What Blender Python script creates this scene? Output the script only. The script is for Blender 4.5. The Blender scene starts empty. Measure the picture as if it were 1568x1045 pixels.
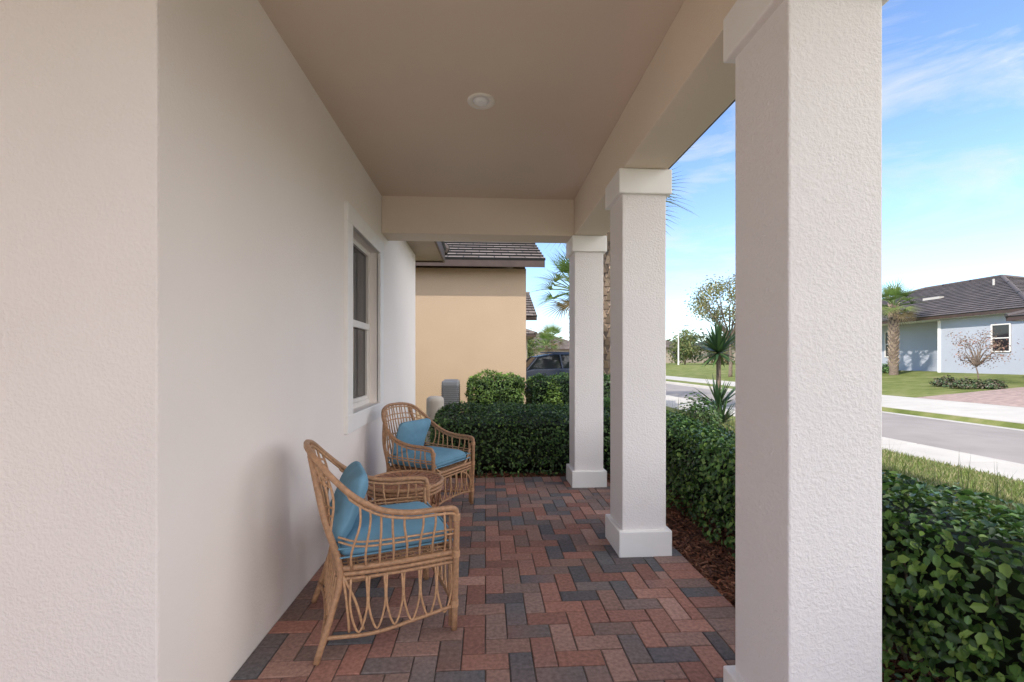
import bpy, math, random
import numpy as np
from mathutils import Vector, Matrix, noise
random.seed(7); rng=np.random.default_rng(7)
S=bpy.context.scene
COL=S.collection

# ---------------------------------------------------------------- helpers
def link(o,parent=None):
    COL.objects.link(o)
    if parent is not None: o.parent=parent
    return o
def empty(name,loc=(0,0,0),rot=0):
    e=bpy.data.objects.new(name,None); e.location=loc; e.rotation_euler=(0,0,rot); e.empty_display_size=.2
    return link(e)
class MB:
    def __init__(s): s.v=[]; s.f=[]; s.c=[]; s.uv=None
    def quad(s,pts,c=None):
        i=len(s.v); s.v+= [tuple(p) for p in pts]; s.f.append(tuple(range(i,i+len(pts))))
        if c is not None: s.c+=[c]*len(pts)
    def box(s,x0,x1,y0,y1,z0,z1,c=None):
        i=len(s.v)
        s.v+=[(x0,y0,z0),(x1,y0,z0),(x1,y1,z0),(x0,y1,z0),(x0,y0,z1),(x1,y0,z1),(x1,y1,z1),(x0,y1,z1)]
        s.f+=[tuple(i+k for k in q) for q in ((0,3,2,1),(4,5,6,7),(0,1,5,4),(1,2,6,5),(2,3,7,6),(3,0,4,7))]
        if c is not None: s.c+=[c]*8
    def tube(s,pts,r,n=7,closed=False,c=None):
        pts=[Vector(p) for p in pts]; m=len(pts)
        rr=r if isinstance(r,(list,tuple)) else [r]*m
        T=[]
        for i in range(m):
            a=pts[(i-1)%m] if (closed or i>0) else pts[i]; b=pts[(i+1)%m] if (closed or i<m-1) else pts[i]
            t=(b-a); T.append(t.normalized() if t.length>1e-9 else Vector((0,0,1)))
        up=Vector((0,0,1)) if abs(T[0].z)<.9 else Vector((1,0,0))
        N=(up-T[0]*up.dot(T[0])).normalized(); base=len(s.v)
        for i in range(m):
            N=(N-T[i]*N.dot(T[i])); N=N.normalized() if N.length>1e-6 else T[i].orthogonal().normalized()
            B=T[i].cross(N)
            for k in range(n):
                a=2*math.pi*k/n
                s.v.append(tuple(pts[i]+(N*math.cos(a)+B*math.sin(a))*rr[i]))
                if c is not None: s.c.append(c)
        for i in range(m if closed else m-1):
            j=(i+1)%m
            for k in range(n):
                s.f.append((base+i*n+k,base+i*n+(k+1)%n,base+j*n+(k+1)%n,base+j*n+k))
        if not closed:
            s.f.append(tuple(base+k for k in reversed(range(n)))); s.f.append(tuple(base+(m-1)*n+k for k in range(n)))
    def obj(s,name,mat,parent=None,smooth=False,bevel=0):
        me=bpy.data.meshes.new(name); me.from_pydata(s.v,[],s.f); me.update()
        if s.c:
            a=me.color_attributes.new('Col','FLOAT_COLOR','POINT')
            arr=np.ones((len(s.v),4),dtype=np.float32); arr[:,:3]=np.array(s.c,dtype=np.float32)[:,:3]; a.data.foreach_set('color',arr.ravel())
        if mat: me.materials.append(mat)
        if smooth:
            for p in me.polygons: p.use_smooth=True
        o=bpy.data.objects.new(name,me); link(o,parent)
        if bevel:
            b=o.modifiers.new('b','BEVEL'); b.width=bevel; b.segments=2; b.limit_method='ANGLE'
        return o
def box(name,x0,x1,y0,y1,z0,z1,mat,parent=None,bevel=0):
    m=MB(); m.box(x0,x1,y0,y1,z0,z1); return m.obj(name,mat,parent,False,bevel)
def catmull(P,k=6,closed=False):
    P=[Vector(p) for p in P]; out=[]; n=len(P)
    for i in range(n if closed else n-1):
        p0=P[(i-1)%n] if (closed or i>0) else P[i]*2-P[i+1]
        p1=P[i]; p2=P[(i+1)%n]; p3=P[(i+2)%n] if (closed or i<n-2) else P[(i+1)%n]*2-P[i]
        for j in range(k):
            t=j/k
            out.append(.5*((2*p1)+(-p0+p2)*t+(2*p0-5*p1+4*p2-p3)*t*t+(-p0+3*p1-3*p2+p3)*t**3))
    if not closed: out.append(P[-1])
    return out

# ---------------------------------------------------------------- materials
def newmat(name):
    m=bpy.data.materials.new(name); m.use_nodes=True; nt=m.node_tree
    b=nt.nodes['Principled BSDF']; return m,nt,b
def mat(name,col,rough=.7,var=.12,scale=4,bump=0,bscale=60,bdist=.003,metal=0,spec=.4,attr=False,detail=3,stretch=None):
    m,nt,b=newmat(name); N=nt.nodes; L=nt.links
    b.inputs['Roughness'].default_value=rough; b.inputs['Metallic'].default_value=metal
    b.inputs['Specular IOR Level'].default_value=spec
    geo=N.new('ShaderNodeNewGeometry'); pos=geo.outputs['Position']
    if stretch:
        mp=N.new('ShaderNodeMapping'); mp.inputs['Scale'].default_value=stretch; L.new(pos,mp.inputs['Vector']); pos=mp.outputs[0]
    n=N.new('ShaderNodeTexNoise'); n.inputs['Scale'].default_value=scale; n.inputs['Detail'].default_value=detail; L.new(pos,n.inputs['Vector'])
    mr=N.new('ShaderNodeMapRange'); mr.inputs['From Min'].default_value=.3; mr.inputs['From Max'].default_value=.7
    mr.inputs['To Min'].default_value=1-var; mr.inputs['To Max'].default_value=1+var; L.new(n.outputs['Fac'],mr.inputs['Value'])
    mx=N.new('ShaderNodeVectorMath'); mx.operation='SCALE'; L.new(mr.outputs[0],mx.inputs['Scale'])
    if attr:
        a=N.new('ShaderNodeAttribute'); a.attribute_name='Col'; L.new(a.outputs['Color'],mx.inputs[0])
    else: mx.inputs[0].default_value=col
    L.new(mx.outputs[0],b.inputs['Base Color'])
    if bump:
        n2=N.new('ShaderNodeTexNoise'); n2.inputs['Scale'].default_value=bscale; n2.inputs['Detail'].default_value=2; L.new(pos,n2.inputs['Vector'])
        bp=N.new('ShaderNodeBump'); bp.inputs['Strength'].default_value=bump; bp.inputs['Distance'].default_value=bdist
        L.new(n2.outputs['Fac'],bp.inputs['Height']); L.new(bp.outputs[0],b.inputs['Normal'])
    return m
def stucco(name,col,strength=.4,bd=.003,var=.025,sc=95):
    m,nt,b=newmat(name); N=nt.nodes; L=nt.links
    b.inputs['Roughness'].default_value=.88; b.inputs['Specular IOR Level'].default_value=.2
    geo=N.new('ShaderNodeNewGeometry')
    n=N.new('ShaderNodeTexNoise'); n.inputs['Scale'].default_value=sc; n.inputs['Detail'].default_value=2.5; n.inputs['Roughness'].default_value=.6; n.inputs['Distortion'].default_value=.3
    L.new(geo.outputs['Position'],n.inputs['Vector'])
    r=N.new('ShaderNodeMapRange'); r.interpolation_type='SMOOTHSTEP'; r.inputs['From Min'].default_value=.35; r.inputs['From Max'].default_value=.72; L.new(n.outputs['Fac'],r.inputs['Value'])
    bp=N.new('ShaderNodeBump'); bp.inputs['Strength'].default_value=strength; bp.inputs['Distance'].default_value=bd
    L.new(r.outputs[0],bp.inputs['Height']); L.new(bp.outputs[0],b.inputs['Normal'])
    n2=N.new('ShaderNodeTexNoise'); n2.inputs['Scale'].default_value=1.3; n2.inputs['Detail'].default_value=4; L.new(geo.outputs['Position'],n2.inputs['Vector'])
    mr=N.new('ShaderNodeMapRange'); mr.inputs['From Min'].default_value=.3; mr.inputs['From Max'].default_value=.7
    mr.inputs['To Min'].default_value=1-var; mr.inputs['To Max'].default_value=1+var; L.new(n2.outputs['Fac'],mr.inputs['Value'])
    mx=N.new('ShaderNodeVectorMath'); mx.operation='SCALE'; mx.inputs[0].default_value=col; L.new(mr.outputs[0],mx.inputs['Scale'])
    L.new(mx.outputs[0],b.inputs['Base Color'])
    return m
def leafmat(name,trans=.25,rough=.38,spec=.5):
    m,nt,b=newmat(name); N=nt.nodes; L=nt.links
    a=N.new('ShaderNodeAttribute'); a.attribute_name='Col'; L.new(a.outputs['Color'],b.inputs['Base Color'])
    b.inputs['Roughness'].default_value=rough; b.inputs['Specular IOR Level'].default_value=spec
    t=N.new('ShaderNodeBsdfTranslucent'); L.new(a.outputs['Color'],t.inputs['Color'])
    mx=N.new('ShaderNodeMixShader'); mx.inputs[0].default_value=trans
    L.new(b.outputs[0],mx.inputs[1]); L.new(t.outputs[0],mx.inputs[2]); L.new(mx.outputs[0],N['Material Output'].inputs['Surface'])
    return m
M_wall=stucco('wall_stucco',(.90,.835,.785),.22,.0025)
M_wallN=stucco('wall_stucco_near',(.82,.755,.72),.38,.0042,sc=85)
M_col=stucco('column_stucco',(.85,.80,.78),.42,.0042,sc=90)
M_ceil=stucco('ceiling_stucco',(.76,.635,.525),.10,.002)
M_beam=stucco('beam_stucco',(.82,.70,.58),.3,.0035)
M_white=mat('trim_white_paint',(.90,.87,.84),.55,.02,6,.08,90)
M_nwall=stucco('neighbour_stucco',(.49,.36,.245),.5,.006,sc=55)
M_owall=stucco('opposite_stucco',(.42,.44,.485),.3)
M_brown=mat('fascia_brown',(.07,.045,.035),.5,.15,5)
M_soffit=mat('soffit_tan',(.42,.34,.27),.7,.06,5)
M_frame=mat('vinyl_frame',(.80,.75,.69),.4,.03,5)
def glass(name,col,rough=.04):
    m,nt,b=newmat(name); b.inputs['Base Color'].default_value=(*col,1); b.inputs['Roughness'].default_value=rough; b.inputs['Specular IOR Level'].default_value=.6
    return m
M_glass=glass('window_glass',(.025,.022,.024))
M_paver=mat('paver_concrete',(0,0,0),.85,.24,55,.5,120,.002,attr=True,spec=.25)
M_sand=mat('joint_sand',(.10,.085,.075),.95,.2,60)
M_mulch=mat('mulch_bark',(0,0,0),.9,.25,80,attr=True,spec=.15)
M_soil=mat('mulch_ground',(.05,.025,.018),.95,.3,30,.6,60,.01)
M_rattan=mat('rattan',(.40,.225,.125),.5,.22,60,.4,250,.001,spec=.4)
M_rattan2=mat('rattan_core',(.50,.29,.16),.5,.2,60,.3,250,.001)
M_cush=mat('cushion_fabric',(.165,.33,.455),.85,.07,12,.25,500,.001,spec=.15)
M_leaf=leafmat('hedge_leaves',.2)
M_leaf2=leafmat('tree_leaves',.3,.5,.3)
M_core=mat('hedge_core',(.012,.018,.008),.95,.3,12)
M_bark=mat('bark',(.20,.15,.11),.9,.3,14,.8,30,.02)
M_road=mat('asphalt',(.30,.265,.24),.9,.10,1.2,.4,90,.004,detail=6)
M_conc=mat('concrete',(.50,.465,.41),.85,.08,1.5,.3,60,.003,detail=5)
M_steel=mat('grey_metal',(.30,.31,.32),.5,.06,5)

def grassmat():
    m,nt,b=newmat('lawn'); N=nt.nodes; L=nt.links
    geo=N.new('ShaderNodeNewGeometry')
    n=N.new('ShaderNodeTexNoise'); n.inputs['Scale'].default_value=1.1; n.inputs['Detail'].default_value=8; n.inputs['Roughness'].default_value=.7; L.new(geo.outputs['Position'],n.inputs['Vector'])
    r=N.new('ShaderNodeValToRGB'); e=r.color_ramp.elements
    e[0].position=.3; e[0].color=(.10,.125,.03,1); e[1].position=.7; e[1].color=(.27,.25,.11,1)
    e2=e.new(.5); e2.color=(.17,.195,.055,1)
    L.new(n.outputs['Fac'],r.inputs['Fac']); L.new(r.outputs[0],b.inputs['Base Color'])
    n2=N.new('ShaderNodeTexNoise'); n2.inputs['Scale'].default_value=45; n2.inputs['Detail'].default_value=3; L.new(geo.outputs['Position'],n2.inputs['Vector'])
    bp=N.new('ShaderNodeBump'); bp.inputs['Strength'].default_value=.8; bp.inputs['Distance'].default_value=.02; L.new(n2.outputs['Fac'],bp.inputs['Height']); L.new(bp.outputs[0],b.inputs['Normal'])
    b.inputs['Roughness'].default_value=.9; b.inputs['Specular IOR Level'].default_value=.15
    return m
M_lawn=grassmat()
def tilemat(name,c1,c2):
    m,nt,b=newmat(name); N=nt.nodes; L=nt.links
    uv=N.new('ShaderNodeUVMap'); br=N.new('ShaderNodeTexBrick'); L.new(uv.outputs[0],br.inputs['Vector'])
    br.inputs['Scale'].default_value=1; br.inputs['Brick Width'].default_value=.33; br.inputs['Row Height'].default_value=.36
    br.inputs['Mortar Size'].default_value=.012; br.inputs['Color1'].default_value=(*c1,1); br.inputs['Color2'].default_value=(*c2,1); br.inputs['Mortar'].default_value=(.02,.018,.016,1)
    n=N.new('ShaderNodeTexNoise'); n.inputs['Scale'].default_value=1.2; n.inputs['Detail'].default_value=6; L.new(uv.outputs[0],n.inputs['Vector'])
    mx=N.new('ShaderNodeMix'); mx.data_type='RGBA'; mx.blend_type='MULTIPLY'; mx.inputs['Factor'].default_value=.6
    L.new(br.outputs['Color'],mx.inputs['A']); r=N.new('ShaderNodeValToRGB'); r.color_ramp.elements[0].position=.3; r.color_ramp.elements[0].color=(.55,.55,.55,1); r.color_ramp.elements[1].position=.65
    L.new(n.outputs['Fac'],r.inputs['Fac']); L.new(r.outputs[0],mx.inputs['B']); L.new(mx.outputs['Result'],b.inputs['Base Color'])
    b.inputs['Roughness'].default_value=.75
    return m
M_tileN=tilemat('roof_tile_brown',(.16,.12,.10),(.25,.20,.17))
M_tileO=tilemat('roof_tile_grey',(.10,.08,.075),(.15,.12,.11))

# ---------------------------------------------------------------- roofs
def slope(b,uvs,A,B,C,D,course=.36,lip=.04):
    A,B,C,D=map(Vector,(A,B,C,D)); e=(B-A).normalized()
    n=e.cross((D-A)).normalized()
    if n.z<0: n=-n
    up=n.cross(e); up=up if up.z>0 else -up
    H=(D-A).dot(up); k=max(1,round(H/course))
    for i in range(k):
        t0,t1=i/k,(i+1)/k
        a=A.lerp(D,t0); bb=B.lerp(C,t0); c=B.lerp(C,t1); d=A.lerp(D,t1)
        b.quad([a+n*lip,bb+n*lip,c+n*.004,d+n*.004]); 
        for p in (a,bb,c,d): uvs.append(((p-A).dot(e),(p-A).dot(up)+ (0.01 if p in (a,bb) else -.01)))
        b.quad([a-n*.01,bb-n*.01,bb+n*lip,a+n*lip])
        for p in (a,bb,bb,a): uvs.append(((p-A).dot(e)*0,0))
def finish_roof(b,uvs,name,m,parent):
    o=b.obj(name,m,parent); me=o.data; uv=me.uv_layers.new(name='UVMap')
    flat=np.array(uvs,dtype=np.float32).ravel(); uv.data.foreach_set('uv',flat); return o
def roof(parent,x0,x1,y0,y1,z,pitch,axis,kind,m,fascia=M_brown,fh=.17,soff=M_soffit,hole=None):
    b=MB(); uvs=[]
    if axis=='x':
        h=(y1-y0)/2; zr=z+h*pitch; ym=(y0+y1)/2; ins=h if kind=='hip' else 0
        R0=(x0+ins,ym,zr); R1=(x1-ins,ym,zr)
        slope(b,uvs,(x0,y0,z),(x1,y0,z),R1,R0); slope(b,uvs,(x1,y1,z),(x0,y1,z),R0,R1)
        if kind=='hip':
            slope(b,uvs,(x1,y0,z),(x1,y1,z),R1,R1); slope(b,uvs,(x0,y1,z),(x0,y0,z),R0,R0)
        ridges=[(R0,R1)]+([((x0,y0,z),R0),((x0,y1,z),R0),((x1,y0,z),R1),((x1,y1,z),R1)] if kind=='hip' else [])
    else:
        h=(x1-x0)/2; zr=z+h*pitch; xm=(x0+x1)/2; ins=h if kind=='hip' else 0
        R0=(xm,y0+ins,zr); R1=(xm,y1-ins,zr)
        slope(b,uvs,(x1,y0,z),(x1,y1,z),R1,R0); slope(b,uvs,(x0,y1,z),(x0,y0,z),R0,R1)
        if kind=='hip':
            slope(b,uvs,(x0,y0,z),(x1,y0,z),R0,R0); slope(b,uvs,(x1,y1,z),(x0,y1,z),R1,R1)
        ridges=[(R0,R1)]+([((x0,y0,z),R0),((x1,y0,z),R0),((x0,y1,z),R1),((x1,y1,z),R1)] if kind=='hip' else [])
    finish_roof(b,uvs,'roof_tiles',m,parent)
    rb=MB()
    for a,c in ridges:
        a=Vector(a)+Vector((0,0,.03)); c=Vector(c)+Vector((0,0,.03)); rb.tube([a,c],.09,8)
    rb.obj('ridge_caps',m,parent).data.uv_layers.new(name='UVMap')
    f=MB()
    e=.02
    f.box(x0+e,x1-e,y0+.01,y0+.04,z-fh,z-.005); f.box(x0+e,x1-e,y1-.04,y1-.01,z-fh,z-.005)
    if kind=='hip':
        f.box(x0+.01,x0+.04,y0+.05,y1-.05,z-fh,z-.005); f.box(x1-.04,x1-.01,y0+.05,y1-.05,z-fh,z-.005)
    else:
        if axis=='x':
            for xx in (x0+.01,x1-.04):
                for (ya,yb) in ((y0+.03,ym),(y1-.03,ym)):
                    f.quad([(xx,ya,z-fh),(xx,yb,zr-fh),(xx,yb,zr),(xx,ya,z)]); f.quad([(xx+.03,ya,z-fh),(xx+.03,yb,zr-fh),(xx+.03,yb,zr),(xx+.03,ya,z)])
                    f.quad([(xx,ya,z-fh),(xx+.03,ya,z-fh),(xx+.03,yb,zr-fh),(xx,yb,zr-fh)])
    f.obj('fascia',fascia,parent)
    s=MB()
    if kind=='hip': s.quad([(x0+.04,y0+.04,z-fh+.02),(x1-.04,y0+.04,z-fh+.02),(x1-.04,y1-.04,z-fh+.02),(x0+.04,y1-.04,z-fh+.02)])
    elif axis=='x':
        s.quad([(x0+.04,y0+.04,z-fh+.02),(x1-.04,y0+.04,z-fh+.02),(x1-.04,ym,zr-fh+.02),(x0+.04,ym,zr-fh+.02)])
        s.quad([(x0+.04,y1-.04,z-fh+.02),(x1-.04,y1-.04,z-fh+.02),(x1-.04,ym,zr-fh+.021),(x0+.04,ym,zr-fh+.021)])
    s.obj('soffit',soff,parent)
    return zr

# ---------------------------------------------------------------- ground
XB=[(-600,-.08),(-60,-.08),(1.3,-.08),(3.5,-.08),(6.9,-.28),(7.9,-.28),(8.05,-.40),(10.5,-.34),(13.0,-.40),(13.15,-.28),(15.6,-.08),(24,.65),(60,.65),(600,.65)]
def gz(x):
    for (a,za),(b,zb) in zip(XB,XB[1:]):
        if a<=x<=b: return za+(zb-za)*(x-a)/(b-a)
    return 0
g=MB(); ys=[-300,-60,-10,0,10,20,30,60,120,900]
for (a,za),(b_,zb) in zip(XB,XB[1:]):
    for y0,y1 in zip(ys,ys[1:]): g.quad([(a,y0,za),(b_,y0,zb),(b_,y1,zb),(a,y1,za)])
g.obj('ground_lawn',M_lawn)
def strip(name,x0,x1,y0,y1,m,off):
    xs=[x0]+[x for x,_ in XB if x0<x<x1]+[x1]; s=MB()
    for a,b_ in zip(xs,xs[1:]): s.quad([(a,y0,gz(a)+off),(b_,y0,gz(b_)+off),(b_,y1,gz(b_)+off),(a,y1,gz(a)+off)])
    return s.obj(name,m)
strip('road_asphalt',8.05,13.0,-200,400,M_road,.005)
def slabs(name,x0,x1,y0,y1,step,off,m=M_conc):
    s=MB(); y=y0
    while y<y1:
        a=y+.006; b_=min(y+step,y1)-.006
        z0,z1=gz(x0)+off,gz(x1)+off
        s.quad([(x0,a,z0),(x1,a,z1),(x1,b_,z1),(x0,b_,z0)]); s.quad([(x0,a,z0-.03),(x1,a,z1-.03),(x1,a,z1),(x0,a,z0)]); s.quad([(x0,a,z0),(x0,b_,z0),(x0,b_,z0-.04),(x0,a,z0-.04)])
        y+=step
    return s.obj(name,m)
slabs('sidewalk',6.92,7.83,-40,90,1.5,.012)
slabs('sidewalk',14.0,15.5,-40,90,1.5,.012)
slabs('driveway_apron',13.2,13.97,7.5,21,3,.016)
slabs('neighbour_driveway',1.7,6.9,12.6,17.8,2.6,.02)
M_conc2=mat('bounce_concrete',(.62,.56,.48),.85,.06,1.5,.3,60,.003,detail=5)
slabs('bounce_slab',-2.9,6.9,-11.0,-1.55,1.5,.09,M_conc2)  # pale slab added behind the camera to bounce sun into the porch
M_dpav=mat('driveway_pavers',(.36,.26,.22),.85,.25,6,.4,20,.01)
strip('paver_driveway',15.52,23.3,7.8,15.6,M_dpav,.012)
def curb(x0,x1,segs):
    m=MB()
    for y0,y1 in segs:
        y=y0
        while y<y1:
            m.box(x0,x1,y+.005,min(y+3,y1)-.005,-.5,-.262); y+=3
    return m
curb(7.84,8.06,[(-40,120)]).obj('curb',M_conc,bevel=.03)
curb(12.99,13.2,[(-40,7.4),(21.1,120)]).obj('curb',M_conc,bevel=.03)
strip('gutter_pan',8.07,8.45,-100,300,M_conc,.010)
strip('gutter_pan',12.6,12.98,-100,300,M_conc,.010)

def blades(name,x0,x1,y0,y1,n,h,cols,mask=None,w=.004,lean=.5):
    V=[];F=[];C=[]
    for i in range(n):
        x=random.uniform(x0,x1); y=random.uniform(y0,y1)
        if mask and not mask(x,y): continue
        z=gz(x); a=random.uniform(0,6.28); hh=h*random.uniform(.5,1.2); dx,dy=math.cos(a)*w,math.sin(a)*w
        la=random.uniform(0,6.28); l=hh*lean*random.random(); lx,ly=math.cos(la)*l,math.sin(la)*l
        k=len(V); V+=[(x-dx,y-dy,z),(x+dx,y+dy,z),(x+dx*.6+lx*.4,y+dy*.6+ly*.4,z+hh*.6),(x-dx*.6+lx*.4,y-dy*.6+ly*.4,z+hh*.6),(x+lx,y+ly,z+hh)]
        F+=[(k,k+1,k+2,k+3),(k+3,k+2,k+4)]
        c=random.choice(cols); f=random.uniform(.7,1.2); C+=[tuple(q*f for q in c)]*5
    b=MB(); b.v=V;b.f=F;b.c=C; return b.obj(name,M_leaf2)
blades('lawn_grass',3.0,6.9,2,11,36000,.07,[(.17,.23,.06),(.25,.27,.10),(.14,.18,.05),(.38,.34,.18)],w=.007,lean=.9)

# ---------------------------------------------------------------- porch floor pavers
fx0,fx1,fy0,fy1=-1.035,1.31,-1.5,5.03
pal=[(.36,.175,.135),(.39,.20,.155),(.30,.15,.12),(.32,.195,.16),(.27,.18,.155),(.235,.165,.145),(.18,.15,.145),(.13,.12,.128),(.155,.15,.158),(.43,.255,.205)]
wts=[13,12,11,11,10,9,8,7,5,7]
P=MB()
def brick(x0,x1,y0,y1):
    gap=.0018; x0+=gap;x1-=gap;y0+=gap;y1-=gap
    if x1-x0<.012 or y1-y0<.012: return
    c=random.choices(pal,wts)[0]; nv=noise.noise((x0*1.1,y0*1.1,3)); f=random.uniform(.85,1.15)*(1+.2*nv)*.92; c=tuple(q*f for q in c)
    z=random.uniform(-.0014,.0014); tx=random.uniform(-.006,.006); ty=random.uniform(-.006,.006)
    b=.0045; i=len(P.v); cx,cy=(x0+x1)/2,(y0+y1)/2
    # two-tone blend along the brick as in real blended pavers
    c2=random.choices(pal,wts)[0]; k2=random.uniform(0,.45); c2=tuple((q*(1-k2)+w_*k2*f) for q,w_ in zip(c,c2))
    lx=(x1-x0)>(y1-y0); flip=random.random()<.5
    for (ins,zz) in ((0,-.05),(0,-.005),(b*.5,-.0014),(b,0)):
        for (x,y) in ((x0+ins,y0+ins),(x1-ins,y0+ins),(x1-ins,y1-ins),(x0+ins,y1-ins)):
            P.v.append((x,y,zz+z+(x-cx)*tx+(y-cy)*ty)); hi=((x>cx) if lx else (y>cy))!=flip; cc=c2 if hi else c
            P.c.append(cc if zz>-.004 else tuple(q*.7 for q in cc))
    for k in range(3):
        for j in range(4): P.f.append((i+k*4+j,i+k*4+(j+1)%4,i+k*4+4+(j+1)%4,i+k*4+4+j))
    P.f.append((i+12,i+13,i+14,i+15))
u=.1035; ix1=fx1-.205; iy1=fy1-.205
def clipbrick(x0,x1,y0,y1,xa,xb,ya,yb):
    x0=max(x0,xa);x1=min(x1,xb);y0=max(y0,ya);y1=min(y1,yb)
    if x1-x0>.015 and y1-y0>.015: brick(x0,x1,y0,y1)
def herr(xa,xb,ya,yb):
    nx=int((xb-xa)/u)+3; ny=int((yb-ya)/u)+3
    for i in range(-2,nx):
        for j in range(-2,ny):
            k=(i-j)%4; X=xa+i*u; Y=ya+j*u
            if k==0: clipbrick(X,X+2*u,Y,Y+u,xa,xb,ya,yb)
            if k==3: clipbrick(X,X+u,Y,Y+2*u,xa,xb,ya,yb)
herr(fx0,ix1,fy0,iy1)
y=fy0
while y<fy1-.05: brick(ix1,fx1,y,y+u); y+=u
x=fx0
while x<ix1-.02: brick(x,min(x+u,ix1),iy1,fy1); x+=u
herr(-2.88,fx0,fy0,1.5)
pf=empty('porch_paver_floor')
P.obj('pavers',M_paver,pf)
box('sand_bed',-2.9,fx1-.004,fy0,fy1-.004,-.12,-.006,M_sand,pf)

def mulch(name,regs,n):
    b=MB()
    for (x0,x1,y0,y1,cnt) in regs:
        for i in range(cnt):
            x=random.uniform(x0,x1);y=random.uniform(y0,y1); z=gz(x)+random.uniform(.012,.05)
            L=random.uniform(.012,.045); W=random.uniform(.004,.012); T=.003
            M=Matrix.Rotation(random.uniform(0,6.28),3,'Z')@Matrix.Rotation(random.uniform(-.5,.5),3,'Y')@Matrix.Rotation(random.uniform(-.6,.6),3,'X')
            f=random.uniform(.5,1.5)*1.5; c=random.choice([(.15,.06,.035),(.10,.045,.03),(.19,.09,.055),(.07,.035,.025)]); c=tuple(q*f for q in c)
            k=len(b.v)
            for (a,bb,cc) in ((-L,-W,-T),(L,-W*.6,-T),(L,W*.6,-T),(-L,W,-T),(-L,-W,T),(L,-W*.6,T),(L,W*.6,T),(-L,W,T)):
                v=M@Vector((a,bb,cc)); b.v.append((v.x+x,v.y+y,v.z+z)); b.c.append(c)
            b.f+=[tuple(k+q for q in f4) for f4 in ((4,5,6,7),(0,1,5,4),(1,2,6,5),(2,3,7,6),(3,0,4,7))]
    return b.obj(name,M_mulch)
box('mulch_bed_soil',1.312,2.9,-1.5,9.0,-.2,-.062,M_soil)
box('mulch_bed_soil',-1.03,1.308,5.034,7.6,-.2,-.062,M_soil)
mulch('mulch_chips',[(1.32,1.9,1.3,5.3,9000),(-1.0,1.32,5.04,5.35,2200)],0)

# ---------------------------------------------------------------- own house
H=empty('stucco_house')
WX=-1.035; wy0,wy1,wz0,wz1=3.55,4.46,.885,2.33
T=.22
def wbox(n,*a,m=M_wall): return box(n,*a,m,H)
wbox('wall_a',WX-T,WX,1.512,wy0,-.15,2.94)
wbox('wall_b',WX-T,WX,wy1,6.83,-.15,2.94)
wbox('wall_c',WX-T,WX,wy0,wy1,-.15,wz0)
wbox('wall_d',WX-T,WX,wy0,wy1,wz1,2.94)
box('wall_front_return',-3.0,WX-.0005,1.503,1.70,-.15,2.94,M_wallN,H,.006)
wbox('wall_entry',-3.2,-3.0,-1.6,1.70,-.15,2.94)
wbox('wall_side',-11,-3.2,-1.6,-1.4,-.15,2.94)
wbox('wall_end',-11,WX-T,6.6,6.829,-.15,2.94)
Wd=empty('window'); Wd.parent=H
tw=.135; pr=.028
box('trim_bottom',WX-.01,WX+pr,wy0-tw,wy1+tw,wz0-tw,wz0,M_white,Wd,.004)
box('trim_top',WX-.01,WX+pr,wy0-tw,wy1+tw,wz1,wz1+tw,M_white,Wd,.004)
box('trim_near',WX-.01,WX+pr-.001,wy0-tw,wy0,wz0,wz1,M_white,Wd,.003)
box('trim_far',WX-.01,WX+pr-.001,wy1,wy1+tw,wz0,wz1,M_white,Wd,.003)
fxo=WX-.075
def fr(n,y0,y1,z0,z1,xo=0,d=.05): box(n,fxo-d+xo,fxo+xo,y0,y1,z0,z1,M_frame,Wd,.003)
fw=.045
fr('frame_l',wy0,wy0+fw,wz0,wz1); fr('frame_r',wy1-fw,wy1,wz0,wz1); fr('frame_b',wy0+fw,wy1-fw,wz0,wz0+fw); fr('frame_t',wy0+fw,wy1-fw,wz1-fw,wz1)
zm=(wz0+wz1)/2
fr('meeting_rail',wy0+fw,wy1-fw,zm-.03,zm+.03,.008)
fr('sash_l',wy0+fw,wy0+fw+.03,wz0+fw,zm-.03,-.006); fr('sash_r',wy1-fw-.03,wy1-fw,wz0+fw,zm-.03,-.006); fr('sash_b',wy0+fw+.03,wy1-fw-.03,wz0+fw,wz0+fw+.035,-.006)
M_glassU=glass('window_glass_upper',(.035,.035,.04),.02)
box('glass_lower',fxo-.03,fxo-.025,wy0+.03,wy1-.03,wz0+.03,zm,M_glass,Wd)
box('glass_upper',fxo-.030,fxo-.026,wy0+.03,wy1-.03,zm+.001,wz1-.02,M_glassU,Wd)
box('room_dark',WX-T-.4,WX-T-.01,wy0-.1,wy1+.1,wz0-.1,wz1+.1,mat('room_dark',(.03,.03,.03)),Wd)
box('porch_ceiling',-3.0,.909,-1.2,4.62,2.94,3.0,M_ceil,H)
BM=empty('porch_beam'); BM.parent=H
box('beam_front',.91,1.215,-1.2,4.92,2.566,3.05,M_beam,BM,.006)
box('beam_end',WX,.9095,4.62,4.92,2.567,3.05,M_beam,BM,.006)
hr=empty('house_roof'); hr.parent=H
roof(hr,-11.5,1.7,-1.7,5.35,3.22,.42,'x','hip',M_tileN,soff=M_soffit)
roof(hr,-11.5,-.62,4.98,7.25,3.0,.40,'x','hip',M_tileN,soff=M_soffit)
RL=empty('recessed_ceiling_light',(-.025,2.89,2.94))
def ring(name,prof,m,parent,n=40,cap=False):
    b=MB(); k=len(prof)
    for i in range(n):
        a=2*math.pi*i/n
        for r,z in prof: b.v.append((r*math.cos(a),r*math.sin(a),z))
    for i in range(n):
        j=(i+1)%n
        for q in range(k-1): b.f.append((i*k+q,j*k+q,j*k+q+1,i*k+q+1))
    return b.obj(name,m,parent,True)
M_lt=mat('light_trim',(.84,.78,.72),.5,.02); M_lens=mat('light_lens',(.88,.88,.88),.3,.02)
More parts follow.
